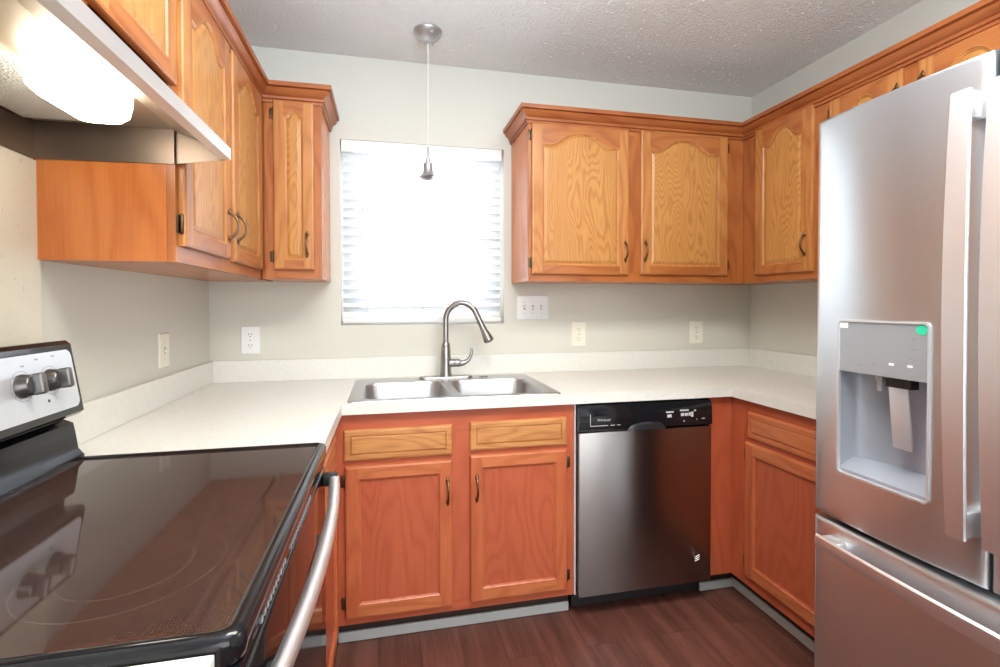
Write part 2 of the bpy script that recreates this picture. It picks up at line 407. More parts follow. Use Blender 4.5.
def door(parent, x0, x1, z0, z1, y, M, arch=True, hinge_side=-1, handle=None, stile=.048, bot=.042, top=.036, rise=.058, t=.016, raised=True, nohinge=False):
    w, h = x1-x0, z1-z0
    o_loc = (x0, y, z0)
    ns = 33
    xl, xr, zb, zs = stile, w-stile, bot, (h - top - rise if arch else h - top)
    def loop(d, yy):
        pts = [(xl+d, yy, zb+d), (xr-d, yy, zb+d)]
        for i in range(ns):
            u = 1 - i/(ns-1)
            pts.append((xl+d + (xr-xl-2*d)*u, yy, (arch_top(u, zs, rise) if arch else zs) - d))
        return pts
    bm = B(); c = .008; F = -t
    # stiles
    for a, b, outer in ((0, xl, 0), (xr, w, 1)):
        quad(bm, [(a + (c if not outer else 0), F, c), (b - (c if outer else 0), F, c), (b - (c if outer else 0), F, h-c), (a + (c if not outer else 0), F, h-c)], 0)
    # bottom rail / top rail front
    quad(bm, [(xl, F-.0002, c), (xr, F-.0002, c), (xr, F-.0002, zb), (xl, F-.0002, zb)], 1)
    for i in range(ns-1):
        u0, u1 = i/(ns-1), (i+1)/(ns-1)
        za = arch_top(u0, zs, rise) if arch else zs; zc = arch_top(u1, zs, rise) if arch else zs
        xa, xb = xl+(xr-xl)*u0, xl+(xr-xl)*u1
        quad(bm, [(xa, F-.0002, za), (xb, F-.0002, zc), (xb, F-.0002, h-c), (xa, F-.0002, h-c)], 1)
    # rounded outer lip and edge
    R0 = [(0, F+.006, 0), (w, F+.006, 0), (w, F+.006, h), (0, F+.006, h)]
    R05 = [(.0022, F+.0018, .0022), (w-.0022, F+.0018, .0022), (w-.0022, F+.0018, h-.0022), (.0022, F+.0018, h-.0022)]
    R1 = [(c, F, c), (w-c, F, c), (w-c, F, h-c), (c, F, h-c)]
    Rb = [(0, -.0002, 0), (w, -.0002, 0), (w, -.0002, h), (0, -.0002, h)]
    vr = loft(bm, [Rb, R0, R05, R1], 0, True)
    bmesh.ops.recalc_face_normals(bm, faces=bm.faces)
    # inner moulding around the opening
    loft(bm, [loop(0, F-.0002), loop(.0025, F-.0002), loop(.006, F+.004), loop(.010, F+.0055), loop(.0105, F+.009)], 0, True)
    for f in bm.faces:
        if f.calc_center_median().z < bot+.012 or f.calc_center_median().z > zs-.012:
            if abs(f.normal.z) > .2: f.material_index = 1
        if f.normal.y > 0 and abs(f.normal.y) > .3: f.normal_flip()
    bmesh.ops.remove_doubles(bm, verts=bm.verts, dist=1e-5)
    d = obj('door', bm, [M['stile'], M['rail']], parent, loc=o_loc)
    # panel
    bm = B()
    if raised: rings = [(.010, F+.0085), (.0125, F+.0075), (.022, F+.0035), (.024, F+.003)]
    else: rings = [(.010, F+.0085), (.012, F+.0085)]
    loft(bm, [loop(a, yy) for a, yy in rings], 0, True)
    a, yy = rings[-1]; lp = loop(a, yy)
    tops = list(reversed(lp[2:]))
    for i in range(ns-1):
        p, q = tops[i], tops[i+1]
        quad(bm, [(p[0], yy, zb+a), (q[0], yy, zb+a), q, p], 0)
    bmesh.ops.remove_doubles(bm, verts=bm.verts, dist=1e-5)
    for f in bm.faces:
        f.normal_update()
        if f.normal.y > 0: f.normal_flip()
    obj('panel', bm, M['panel'], d)
    if handle: pull(d, handle[0]-x0, handle[1]-z0, F)
    if not nohinge:
        hx = 0 if hinge_side < 0 else w
        for hz in (.055, h-.055): hinge(d, hx, hz, 0, hinge_side)
    return d
def drawer_front(parent, x0, x1, z0, z1, y, m):
    w, h = x1-x0, z1-z0; t = .013
    def lp(d, yy): return [(d, yy, d), (w-d, yy, d), (w-d, yy, h-d), (d, yy, h-d)]
    bm = B()
    loft(bm, [lp(0, -.0002), lp(0, -t+.006), lp(.0025, -t+.002), lp(.008, -t), lp(.0215, -t), lp(.0225, -t+.0045), lp(.0245, -t+.0045), lp(.027, -t+.001), lp(.029, -t)], 0, True, False, True)
    fixn(bm)
    return obj('drawer_front', bm, m, parent, loc=(x0, y, z0))
def face_frame(parent, y, rects, M):
    """rects: (x0,x1,z0,z1,'v'|'h') on the front plane y (thickness 19 mm)"""
    bm = B()
    for x0, x1, z0, z1, o in rects: box(bm, x0, x1, y, y+.019, z0, z1, 0 if o == 'v' else 1)
    return obj('face_frame', bm, [M['fv'], M['fh']], parent)
def carcass(parent, x0, x1, d, z0, z1, m, back=0.0):
    bm = B(); box(bm, x0, x1, -d+.0195, -back-.001, z0, z1); return obj('carcass', bm, m, parent)

H0 = 1.3783                # underside of the wall cabinets
HT = 2.12                  # top of the wall cabinets
D = .305
# --- wall cabinet beside the window, two arched doors
c = thing('wall_cabinet', 'two-door oak wall cabinet with arched doors beside the window', 'cabinet', (1.428, 0, H0))
cw = 2.5606-1.428; ch = HT-H0
carcass(c, 0.0, cw, D, 0, ch, oak_side)
face_frame(c, -D, [(0, .032, 0, ch, 'v'), (.484, .568, .045, ch-.045, 'v'), (1.018, cw, 0, ch, 'v'), (.032, 1.018, 0, .045, 'h'), (.032, 1.018, ch-.045, ch, 'h')], SET_UP)
door(c, .014, .495, .030, .722, -D, SET_UP, hinge_side=-1, handle=(.474, .145))
door(c, .557, 1.034, .034, .726, -D, SET_UP, hinge_side=1, handle=(.577, .150))
# --- wall cabinet on the wall towards the fridge, one arched door
c = thing('wall_cabinet', 'oak wall cabinet with one arched door, between corner and fridge', 'cabinet', (W, 0, H0), -PI/2)
cw = .765
carcass(c, 0.002, cw, D, 0, ch, oak_side)
face_frame(c, -D, [(.3055, .41, 0, ch, 'v'), (.705, cw, 0, ch, 'v'), (.41, .705, 0, .045, 'h'), (.41, .705, ch-.045, ch, 'h')], SET_UP)
door(c, .397, .722, .032, .735, -D, SET_UP, hinge_side=-1, handle=(.690, .15), stile=.05)
# --- cabinet above the fridge
c = thing('wall_cabinet', 'short oak wall cabinet above the fridge, mostly hidden by it', 'cabinet', (W, -.766, 1.815), -PI/2)
cw, sh = .70, HT-1.815
carcass(c, 0, cw, D, 0, sh, oak_side)
face_frame(c, -D, [(0, .045, 0, sh, 'v'), (.29, .375, .045, sh-.04, 'v'), (.65, cw, 0, sh, 'v'), (.045, .65, 0, .045, 'h'), (.045, .65, sh-.04, sh, 'h')], SET_UP)
door(c, .030, .314, .02, .278, -D, SET_UP, hinge_side=-1, handle=(.300, .175), stile=.05, rise=.05)
door(c, .365, .665, .02, .278, -D, SET_UP, hinge_side=1, handle=(.383, .180), stile=.05, rise=.05)
# --- wall cabinet next to the hood, two doors
DL = .293; YL = -1.112
c = thing('wall_cabinet', 'two-door oak wall cabinet beside the range hood with bare plywood side', 'cabinet', (0, YL, H0), PI/2)
cw = 1.111
carcass(c, 0, cw, DL, 0, ch, oak_side)
face_frame(c, -DL, [(0, .035, 0, ch, 'v'), (.375, .42, .04, ch-.045, 'v'), (.765, .808, 0, ch, 'v'), (.035, .765, 0, .04, 'h'), (.035, .765, ch-.045, ch, 'h')], SET_UP)
door(c, .018, .378, .040, .725, -DL, SET_UP, hinge_side=-1, handle=(.352, .145))
door(c, .414, .776, .036, .728, -DL, SET_UP, hinge_side=1, handle=(.440, .150))
# --- narrow cabinet in the corner facing the room
c = thing('wall_cabinet', 'narrow oak wall cabinet with one slim door, next to the window blind', 'cabinet', (DL+.0015, 0, H0))
cw = .531-DL-.0015
carcass(c, 0.0, cw, D, 0, ch, oak_side)
face_frame(c, -D, [(.0135, .06, 0, ch, 'v'), (.205, cw, 0, ch, 'v'), (.06, .205, 0, .04, 'h'), (.06, .205, ch-.045, ch, 'h')], SET_UP)
door(c, .051, .208, .036, .728, -D, SET_UP, hinge_side=-1, handle=(.180, .142), stile=.040, rise=.026)
# --- cabinet over the range hood
HB = 1.745
c = thing('wall_cabinet', 'short oak wall cabinet directly above the range hood', 'cabinet', (0, -1.882, HB), PI/2)
cw, sh = .769, HT-HB
carcass(c, 0, cw, DL, 0, sh, oak_side)
face_frame(c, -DL, [(0, .04, 0, sh, 'v'), (.345, .425, .04, sh-.045, 'v'), (.735, cw, 0, sh, 'v'), (.04, .735, 0, .04, 'h'), (.04, .735, sh-.045, sh, 'h')], SET_UP)
door(c, .022, .355, .050, sh-.02, -DL, SET_UP, hinge_side=-1, handle=(.335, .09), rise=.045)
door(c, .412, .750, .050, sh-.02, -DL, SET_UP, hinge_side=1, handle=(.432, .16), rise=.045)

# --- crown moulding swept round each run of wall cabinets
CROWN = [(0, 2.096), (.008, 2.096), (.010, 2.104), (.006, 2.106), (.006, 2.109), (.013, 2.110), (.015, 2.118), (.011, 2.1195), (.011, 2.122), (.018, 2.126), (.028, 2.134), (.035, 2.145), (.030, 2.147), (.030, 2.150), (.044, 2.152), (.045, 2.169), (.040, 2.171), (-.012, 2.171), (-.012, 2.122), (0, 2.122)]
def crown(name, label, path, sign):
    bm = B(); rings = []
    P = [Vector((x, y)) for x, y in path]
    for i, p in enumerate(P):
        d0 = (P[i]-P[i-1]).normalized() if i else None
        d1 = (P[i+1]-P[i]).normalized() if i < len(P)-1 else None
        nrm = [Vector((d.y, -d.x))*sign for d in (d0, d1) if d]
        m = (nrm[0]+nrm[-1])/2; m = m / m.length_squared
        rings.append([(p.x + m.x*o, p.y + m.y*o, z) for o, z in CROWN])
    vr = loft(bm, rings, 0, True, True, True); fixn(bm)
    for f in bm.faces:
        xs = [v.co.x for v in f.verts]; ys = [v.co.y for v in f.verts]
        f.material_index = 1 if max(ys)-min(ys) > max(xs)-min(xs) else 0
    return tag(obj(name, bm, [oak_crown_x, oak_crown_y], smooth=25), label, 'crown moulding')
crown('crown_moulding', 'long oak crown moulding running from beside the window over the fridge', [(1.428, -.001), (1.428, -.305), (2.5606, -.305), (2.5606, -1.465)], 1)
crown('crown_moulding', 'oak crown moulding above the cabinets on the hood wall', [(.531, -.001), (.531, -.305), (DL, -.305), (DL, -1.882)], -1)

# ------------------------------------------------------------------ base cabinets
BH = .8755
def toe(parent, x0, x1, y, m=toe_dark):
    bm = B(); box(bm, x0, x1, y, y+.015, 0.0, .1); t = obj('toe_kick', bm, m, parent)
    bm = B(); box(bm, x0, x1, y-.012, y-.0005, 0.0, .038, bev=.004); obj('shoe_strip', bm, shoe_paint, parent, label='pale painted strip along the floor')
# sink base under the window
c = thing('base_cabinet', 'oak sink base cabinet with two doors and two false drawers', 'cabinet', (.6105, 0, 0))
cw = 1.527-.6105; BD = .61
carcass(c, 0.0, cw, BD, .1, .62, red_frame_v)
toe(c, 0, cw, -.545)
face_frame(c, -BD, [(0, .045, .1, BH, 'v'), (.41, .505, .145, .79, 'v'), (.87, cw, .1, BH, 'v'), (.045, .87, .1, .145, 'h'), (.045, .87, .79, BH, 'h'), (.045, .41, .675, .71, 'h'), (.505, .87, .675, .71, 'h')], SET_LOW)
BK = dict(arch=False, raised=False, stile=.045, bot=.047, top=.045)
door(c, .033, .424, .127, .685, -BD, SET_LOW, hinge_side=-1, handle=(.405, .570), **BK)
door(c, .492, .884, .130, .695, -BD, SET_LOW, hinge_side=1, handle=(.517, .572), **BK)
drawer_front(c, .029, .424, .703, .817, -BD, drawer_oak)
drawer_front(c, .492, .884, .712, .822, -BD, drawer_oak)
# base beside the range, facing across the room
c = thing('base_cabinet', 'reddish oak base cabinet between the range and sink base', 'cabinet', (0, -1.1405, 0), PI/2)
carcass(c, 0, .529, BD, .1, BH, red_frame_v)
toe(c, 0, .529, -.545)
face_frame(c, -BD, [(0, .05, .1, BH, 'v'), (.44, .530, .1, BH, 'v'), (.05, .44, .1, .145, 'h'), (.05, .44, .79, BH, 'h'), (.05, .44, .675, .71, 'h')], SET_LOW)
door(c, .035, .455, .127, .690, -BD, SET_LOW, hinge_side=1, **BK)
drawer_front(c, .035, .455, .708, .82, -BD, red_rail)
# base between dishwasher and fridge
c = thing('base_cabinet', 'reddish oak base cabinet with drawer and door next to the fridge', 'cabinet', (W, 0, 0), -PI/2)
carcass(c, .002, 1.2545, BD, .1, BH, red_frame_v)
toe(c, .53, 1.2545, -.545)
face_frame(c, -BD, [(.6105, .725, .1, BH, 'v'), (1.19, 1.2545, .1, BH, 'v'), (.725, 1.19, .1, .145, 'h'), (.725, 1.19, .80, BH, 'h'), (.725, 1.19, .69, .725, 'h')], SET_LOW2)
door(c, .703, 1.205, .145, .702, -BD, SET_LOW2, hinge_side=-1, handle=(1.18, .58), **BK)
drawer_front(c, .714, 1.205, .722, .828, -BD, red_rail)
bm = B(); box(bm, 2.143, 2.2565, -.61, -.59, .1, BH); obj('filler_panel', bm, red_frame_v, c, world=True)
bm = B(); box(bm, 2.143, 2.32, -.545, -.53, 0, .1); obj('filler_toe_kick', bm, toe_dark, c, world=True)
bm = B(); box(bm, 2.143, 2.3085, -.557, -.5455, 0, .038, bev=.004); obj('filler_shoe_strip', bm, shoe_paint, c, world=True)
# base on the near side of the range
c = thing('base_cabinet', 'oak base cabinet on the near side of the range', 'cabinet', (0, -2.3, 0), PI/2)
carcass(c, 0, .41, .595, .1, BH, red_frame_v); toe(c, 0, .41, -.53)
face_frame(c, -.595, [(0, .04, .1, BH, 'v'), (.37, .41, .1, BH, 'v'), (.04, .37, .1, .145, 'h'), (.04, .37, .79, BH, 'h')], SET_LOW)
door(c, .03, .38, .127, .82, -.595, SET_LOW, hinge_side=-1, handle=(.36, .70), **BK)

# ------------------------------------------------------------------ countertops
CT = .914
SX0, SX1, SY0, SY1 = .650, 1.478, -.615, -.075        # sink rim
c = thing('countertop', 'speckled off-white laminate countertop running round the sink wall', 'countertop', (0, 0, BH+.0005))
bm = B()
outer = [(.002, -.002), (.002, -1.1405), (.635, -1.1405), (.635, -.635), (W-.635, -.635), (W-.635, -1.2555), (W-.002, -1.2555), (W-.002, -.002)]
plate(bm, [outer, [(SX0+.02, SY0+.018), (SX1-.02, SY0+.018), (SX1-.02, SY1-.02), (SX0+.02, SY1-.02)]], BH+.0005, CT)
obj('slab', bm, lam, c, world=True)
for a in ((.002, .021, -1.1405, -.0215), (.002, W-.002, -.021, -.002), (W-.021, W-.002, -1.2555, -.0215)):
    bm = B(); box(bm, a[0], a[1], a[2], a[3], CT, 1.014, bev=.002); obj('backsplash', bm, lam, c, world=True)
c = thing('countertop', 'end of a pale countertop at the near side of the range', 'countertop', (0, -2.3, BH+.0005))
bm = B(); box(bm, .002, .62, -2.3, -1.8805, BH+.0005, CT, bev=.002); obj('slab', bm, lam, c, world=True)
bm = B(); box(bm, .002, .021, -2.3, -1.8805, CT, 1.014, bev=.002); obj('backsplash', bm, lam, c, world=True)

# ------------------------------------------------------------------ sink and faucet
RZ = CT+.0045
c = thing('sink', 'double-bowl stainless steel drop-in sink under the window', 'sink', (SX0, SY1, CT))
BL = (.700, 1.040, -.585, -.205); BR = (1.075, 1.425, -.585, -.205)
bm = B()
loops = [rrect(SX0+.006, SX1-.006, SY0+.006, SY1-.006, .02)] + [rrect(*b, .06) for b in (BL, BR)]
es = []
for lp in loops:
    vs = [bm.verts.new((p[0], p[1], RZ)) for p in lp]
    es += [bm.edges.new((vs[i], vs[(i+1) % len(vs)])) for i in range(len(vs))]
bmesh.ops.triangle_fill(bm, use_beauty=True, edges=es)
loft(bm, [[(x, y, RZ) for x, y in loops[0]], [(x, y, RZ-.001) for x, y in rrect(SX0+.002, SX1-.002, SY0+.002, SY1-.002, .022)], [(x, y, CT+.0002) for x, y in rrect(SX0, SX1, SY0, SY1, .024)]])
bmesh.ops.remove_doubles(bm, verts=bm.verts, dist=1e-5)
for f in bm.faces:
    f.normal_update()
    if f.normal.z < 0: f.normal_flip()
obj('rim', bm, steel_sink, c, world=True, smooth=40)
for (x0, x1, y0, y1) in (BL, BR):
    bm = B(); rings = []
    for d, z, r in ((0, RZ, .06), (.003, RZ-.004, .058), (.006, RZ-.012, .056), (.014, .80, .055), (.022, .765, .055), (.035, .748, .05), (.060, .742, .04)):
        rings.append([(x, y, z) for x, y in rrect(x0+d, x1-d, y0+d, y1-d, r)])
    loft(bm, rings, 0, True, False, True)
    for f in bm.faces: f.normal_update()
    bmesh.ops.recalc_face_normals(bm, faces=bm.faces)
    for f in bm.faces: f.normal_flip()
    bw = obj('bowl', bm, steel_sink, c, world=True, smooth=50)
    bm = B(); lathe(bm, [(.044, .742), (.044, .746), (.036, .7465), (.033, .744), (.012, .7435), (.010, .747), (.0005, .747)], ((x0+x1)/2, (y0+y1)/2, 0), 'Z', 24)
    obj('drain', bm, chrome, bw, world=True, smooth=40)
FX, FY = 1.070, -.125
c = thing('faucet', 'brushed nickel gooseneck pull-down faucet behind the sink', 'faucet', (FX, FY, RZ))
bm = B(); pl = rrect(FX-.128, FX+.128, FY-.030, FY+.030, .0295, 8)
loft(bm, [[(x, y, RZ+.0003) for x, y in pl], [(x, y, RZ+.005) for x, y in pl], [(FX+(x-FX)*.97, FY+(y-FY)*.9, RZ+.009) for x, y in pl]], 0, True, True, True); fixn(bm)
obj('deck_plate', bm, nickel, c, world=True, smooth=40)
bm = B(); lathe(bm, [(.030, RZ+.009), (.029, RZ+.014), (.0265, RZ+.03), (.0245, RZ+.09), (.0245, RZ+.098), (.0245, RZ+.104), (.023, RZ+.108), (.0225, RZ+.14), (.0185, RZ+.165), (.0145, RZ+.172)], (FX, FY, 0)); fixn(bm)
obj('body', bm, nickel, c, world=True, smooth=40)
bm = B(); path = [(FX, FY, RZ+.165), (FX, FY, RZ+.20), (FX, FY, 1.16)]
ax = Vector((.97, -.24, 0)).normalized(); R = .076; cz = 1.196
for k in range(0, 21):
    a = PI - (PI - .40)*k/20
    p = Vector((FX, FY, cz)) + ax*(R + R*math.cos(a)) + Vector((0, 0, R*1.08*math.sin(a))); path.append(tuple(p))
_e = (Vector(path[-1]) - Vector(path[-2])).normalized()
path.append(tuple(Vector(path[-1]) + _e*.02)); path.append(tuple(Vector(path[-1]) + _e*.022))
tube(bm, path, .0138, 14); fixn(bm)
obj('spout', bm, nickel, c, world=True, smooth=60)
end = Vector(path[-1]); dr = (end - Vector(path[-2])).normalized()
bm = B(); tube(bm, [end - dr*.004, end + dr*.004, end + dr*.010, end + dr*.05, end + dr*.085, end + dr*.100, end + dr*.106], [.0152, .0152, .0142, .0170, .0235, .0255, .0225], 18); fixn(bm)
sp = obj('spray_head', bm, nickel, c, world=True, smooth=40)
bm = B(); tube(bm, [end + dr*.104, end + dr*.109], [.016, .015], 18); fixn(bm); obj('nozzle', bm, black_matte, sp, world=True)
bm = B(); zc = RZ+.072
tube(bm, [(FX+.014, FY, zc), (FX+.045, FY-.003, zc), (FX+.0455, FY-.003, zc)], [.0195, .0195, .0185], 16)
tube(bm, [(FX+.047, FY-.003, zc), (FX+.064, FY-.005, zc), (FX+.072, FY-.006, zc+.001)], [.0195, .0195, .015], 16)
pts = [(FX+.062, FY-.005, zc-.004), (FX+.085, FY-.008, zc-.001), (FX+.105, FY-.011, zc+.010), (FX+.118, FY-.013, zc+.030), (FX+.124, FY-.014, zc+.052), (FX+.123, FY-.014, zc+.070)]
tube(bm, pts, [.015, .0125, .0095, .008, .0075, .005], 12); fixn(bm)
obj('lever', bm, nickel, c, world=True, smooth=45)
bm = B(); lathe(bm, [(.021, RZ), (.021, RZ+.003), (.017, RZ+.005), (.0005, RZ+.006)], (FX+.185, FY, 0), 'Z', 20); tag(obj('sink_hole_cover', bm, nickel, smooth=40), 'small round metal cap on the sink deck beside the faucet', 'cap')

# ------------------------------------------------------------------ dishwasher
c = thing('dishwasher', 'stainless dishwasher with black control strip beside the sink base', 'dishwasher', (1.533, 0, 0))
x0, x1 = 1.535, 2.138
bm = B(); box(bm, x0, x1, -.600, -.02, .11, .862); obj('tub', bm, gray_side, c, world=True)
bm = B(); box(bm, x0+.004, x1-.004, -.555, -.545, .012, .098); box(bm, x0+.02, x0+.045, -.54, -.5, 0, .012); box(bm, x1-.045, x1-.02, -.54, -.5, 0, .012); obj('toe_panel', bm, black_matte, c, world=True)
bm = B(); box(bm, x0+.004, x1-.003, -.638, -.601, .098, .758, bev=.004); dd = obj('door', bm, steel_dw, c, world=True, smooth=30)
# control strip with pocket handle
bm = B()
pr = [(-.601, .762), (-.634, .762), (-.640, .768), (-.641, .80), (-.637, .852), (-.630, .866), (-.601, .866)]
prism(bm, pr, x0+.002, x1-.002, 'x'); cp = obj('control_panel', bm, black_gloss, c, world=True, smooth=30)
bm = B(); n = 12; rings = []
for i in range(n+1):
    u = i/n; xx = 1.745 + .175*u; e = math.sin(PI*u)**.5
    rings.append([(xx, -.6385, .7605), (xx, -.650*1 if e > .3 else -.642, .7605), (xx, -.6415-.010*e, .7605+.022*e+.001), (xx, -.6415, .7605+.028*e+.002)])
loft(bm, rings, 0, True, True, True); fixn(bm); obj('pocket_lip', bm, black_matte, cp, world=True, smooth=40)
bm = B(); tube(bm, [(1.868, -.6545, .792), (1.889, -.6535, .784)], .003, 8); obj('latch_glint', bm, chrome, cp, world=True)
for a in ((1.585, 1.66, .784, .7865), (1.672, 1.69, .784, .7865), (1.70, 1.715, .784, .7865), (1.584, 1.586, .788, .832), (1.92, 1.955, .822, .828), (1.925, 1.945, .803, .815), (1.985, 2.025, .826, .832), (1.988, 2.004, .806, .818), (2.007, 2.02, .806, .818), (2.024, 2.034, .806, .820), (2.036, 2.046, .800, .822), (2.05, 2.06, .823, .830), (2.00, 2.006, .783, .787), (2.06, 2.065, .788, .791), (2.085, 2.10, .790, .793)):
    yy2 = -.641 + max(0, (a[2]+a[3])/2-.80)*.077 - .0008
    bm = B(); box(bm, a[0], a[1], yy2, yy2+.0006, a[2], a[3]); obj('printed_mark', bm, white_print, cp, world=True)
def text(name, body, size, loc, rot, m, parent):
    cu = bpy.data.curves.new(name, 'FONT'); cu.body = body; cu.size = size; cu.extrude = .0002; cu.align_x = 'CENTER'
    t = bpy.data.objects.new(name, cu); COL.objects.link(t)
    dg = bpy.context.evaluated_depsgraph_get(); me = bpy.data.meshes.new_from_object(t.evaluated_get(dg)); bpy.data.objects.remove(t)
    me.transform(Matrix.Translation(loc) @ rot); me.transform(INV[parent]); me.materials.clear(); me.materials.append(m)
    o = bpy.data.objects.new(name, me); COL.objects.link(o); o.parent = parent; INV[o] = INV[parent]; return o
FRONT = Matrix.Rotation(PI/2, 4, 'X')
text('logo_lettering', 'Whirlpool', .0135, (1.642, -.6416, .8035), FRONT, white_print, cp)
bx_, bz_ = 2.066, .203
bm = B(); lathe(bm, [(.0175, .0), (.0175, .002), (.016, .003), (.0005, .003)], (bx_, -.638, bz_), '-Y', 28); bd = obj('badge', bm, dark_metal, dd, world=True, smooth=40)
bm = B()
for k in (-1, 0, 1):
    pts = [(bx_ - .0125 + .025*i/8, -.6415, bz_ + k*.0085 + .0035*math.sin((i/8-.5)*PI)) for i in range(9)]
    tube(bm, pts, [.0010+.0030*math.sin(PI*(i+.5)/9) for i in range(9)], 6, flat=(1, .4))
obj('badge_swirl', bm, white_paper, bd, world=True)
bm = B(); box(bm, 1.5275, 1.5335, -.615, -.600, .10, .870); obj('side_flange', bm, shoe_paint, c, world=True, label='pale strip in the gap beside the dishwasher door')

# ------------------------------------------------------------------ range
Y0, Y1 = -1.878, -1.1445
c = thing('range', 'black and stainless electric range with ceramic glass top', 'range', (0, Y0, 0))
bm = B(); box(bm, .03, .600, Y0+.001, Y1-.001, .03, .895)
for (a, b) in ((.06, Y0+.05), (.55, Y0+.05), (.06, Y1-.05), (.55, Y1-.05)): lathe(bm, [(.018, 0), (.018, .03)], (a, b, 0), 'Z', 12)
obj('body', bm, black_matte, c, world=True)
# cooktop frame: rounded raised rim round the glass
bm = B(); rings = []
RX0, RX1 = .075, .645
for d, z in ((0.003, .893), (0, .898), (0, .918), (.003, .9245), (.010, .9275), (.016, .9265), (.021, .9225), (.021, .915)):
    rings.append([(x, y, z) for x, y in rrect(RX0+d, RX1-d, Y0+d, Y1-d, max(.022-d*.5, .005), 6)])
loft(bm, rings, 0, True, True, False); fixn(bm); obj('cooktop_rim', bm, black_gloss, c, world=True, smooth=50)
bm = B(); gl = rrect(RX0+.02, RX1-.02, Y0+.02, Y1-.02, .012, 5); plate(bm, [gl], .914, .9225); obj('cooktop_glass', bm, cook_mat, c, world=True)
# backguard
bm = B(); prism(bm, [(.02, .895), (.02, 1.03), (.070, 1.03), (.072, 1.012), (.090, 1.004), (.094, .985), (.100, .945), (.112, .930), (.112, .895)], Y0, Y1); obj('backguard_riser', bm, black_gloss, c, world=True, smooth=35)
bm = B()
pr = [(.012, 1.030), (.108, 1.0265), (.117, 1.034), (.092, 1.186), (.083, 1.194), (.03, 1.19), (.012, 1.17)]
prism(bm, pr, Y0-.001, Y1+.001)
es = [e for e in bm.edges if abs(e.verts[0].co.y-e.verts[1].co.y) < 1e-5 and abs(e.verts[0].co.y-Y1) < .01]
bmesh.ops.bevel(bm, geom=es, offset=.013, segments=4, profile=.5, affect='EDGES')
bg = obj('backguard', bm, black_gloss, c, world=True, smooth=35)
# silver control fascia on the tilted face
p0, p1 = Vector((.117, 0, 1.034)), Vector((.092, 0, 1.186)); up = (p1-p0).normalized(); nr = Vector((up.z, 0, -up.x))
L_ = (p1-p0).length
def onface(y, s, out=0.0): return tuple(p0 + up*s + nr*out + Vector((0, y, 0)))
bm = B(); pl = rrect(Y0+.02, Y1-.020, .014, L_-.012, .016, 5)
loft(bm, [[onface(y, s, .0002) for y, s in pl], [onface(y, s, .0022) for y, s in pl]], 0, True, True, True); fixn(bm)
fa = obj('control_fascia', bm, panel_silver, bg, world=True)
for (ya, s_) in ((-1.275, .129), (-1.225, .131), (-1.315, .12)):
    bm = B(); quad(bm, [onface(ya-.005, s_, .0027), onface(ya+.005, s_, .0027), onface(ya+.005, s_+.003, .0027), onface(ya-.005, s_+.003, .0027)]); obj('printed_mark', bm, grey_print, bg, world=True)
bm = B(); quad(bm, [onface(-1.262+.0035*math.cos(k*PI/5), .042+.0035*math.sin(k*PI/5), .0028) for k in range(10)]); obj('indicator_lamp', bm, slot_dark, bg, world=True)
# centre display and buttons
bm = B(); q = rrect(-1.60, -1.43, .05, .125, .006, 3); loft(bm, [[onface(y, s, .0022) for y, s in q], [onface(y, s, .004) for y, s in q]], 0, True, True, True); fixn(bm); obj('display', bm, black_gloss, bg, world=True)
def knob(y, s=.083):
    M = Matrix((( nr.x, 0, up.x, 0), (0, 1, 0, 0), (nr.z, 0, up.z, 0), (0, 0, 0, 1))) # local x out, z up the face
    M = Matrix.Translation(onface(y, s, .0024)) @ M
    bm = B(); lathe(bm, [(.0235, 0), (.0235, .004), (.0215, .007), (.020, .018), (.0175, .0205), (.0003, .021)], (0, 0, 0), 'X', 28)
    bmesh.ops.transform(bm, matrix=M, verts=bm.verts); fixn(bm); k = obj('knob', bm, dark_knob, bg, world=True, smooth=40)
    bm = B(); box(bm, .016, .040, -.0075, .0075, -.021, .021, bev=.005, seg=3)
    bmesh.ops.transform(bm, matrix=M, verts=bm.verts); fixn(bm); obj('knob_grip', bm, grip_steel, k, world=True, smooth=45)
    bm = B()
    for i in range(40):
        a0, a1 = 2*PI*i/40, 2*PI*(i+1)/40
        quad(bm, [onface(y+r*math.cos(a), s+r*math.sin(a), .0026) for r, a in ((.0290, a0), (.0300, a0), (.0300, a1), (.0290, a1))])
    obj('knob_ring_print', bm, grey_print, k, world=True)
dark_knob = mat('knob_dark_metal', (.14, .13, .125), .32, .9)
grip_steel = mat('knob_grip_steel', (.20, .19, .19), .35, .9)
for ky in (-1.245, -1.325, -1.71, -1.79): knob(ky)
# oven front: vent strip, door, handle, drawer
bm = B(); prism(bm, [(.600, .868), (.638, .870), (.642, .892), (.600, .892)], Y0+.002, Y1-.002); vs_ = obj('vent_strip', bm, black_gloss, c, world=True)
for i in range(26):
    yy = -1.78 + i*.0155
    if 9 < i < 12: continue
    bm = B(); box(bm, .6385, .6412, yy, yy+.007, .876, .883); obj('vent_slot', bm, grey_print, vs_, world=True)
bm = B(); box(bm, .6005, .640, Y0+.003, Y1-.003, .29, .865, bev=.005); od = obj('oven_door', bm, oven_glass, c, world=True, smooth=30)
bm = B(); pl = rrect(Y0+.09, Y1-.09, .37, .74, .02, 5); plate(bm, [[(p[0], p[1]) for p in pl]], .6401, .6412, 'yz'); obj('oven_window', bm, black_gloss, od, world=True)
bm = B(); box(bm, .6005, .636, Y0+.003, Y1-.003, .085, .283, bev=.005); obj('drawer', bm, black_gloss, c, world=True, smooth=30)
bm = B(); path = []; hy0, hy1 = Y0+.012, Y1-.028
for i in range(25):
    u = i/24; path.append(((.664 + .021*(1-(2*u-1)**2)), hy0+(hy1-hy0)*u, .840))
tube(bm, path, .0125, 14, flat=(1.0, 1.0)); fixn(bm)
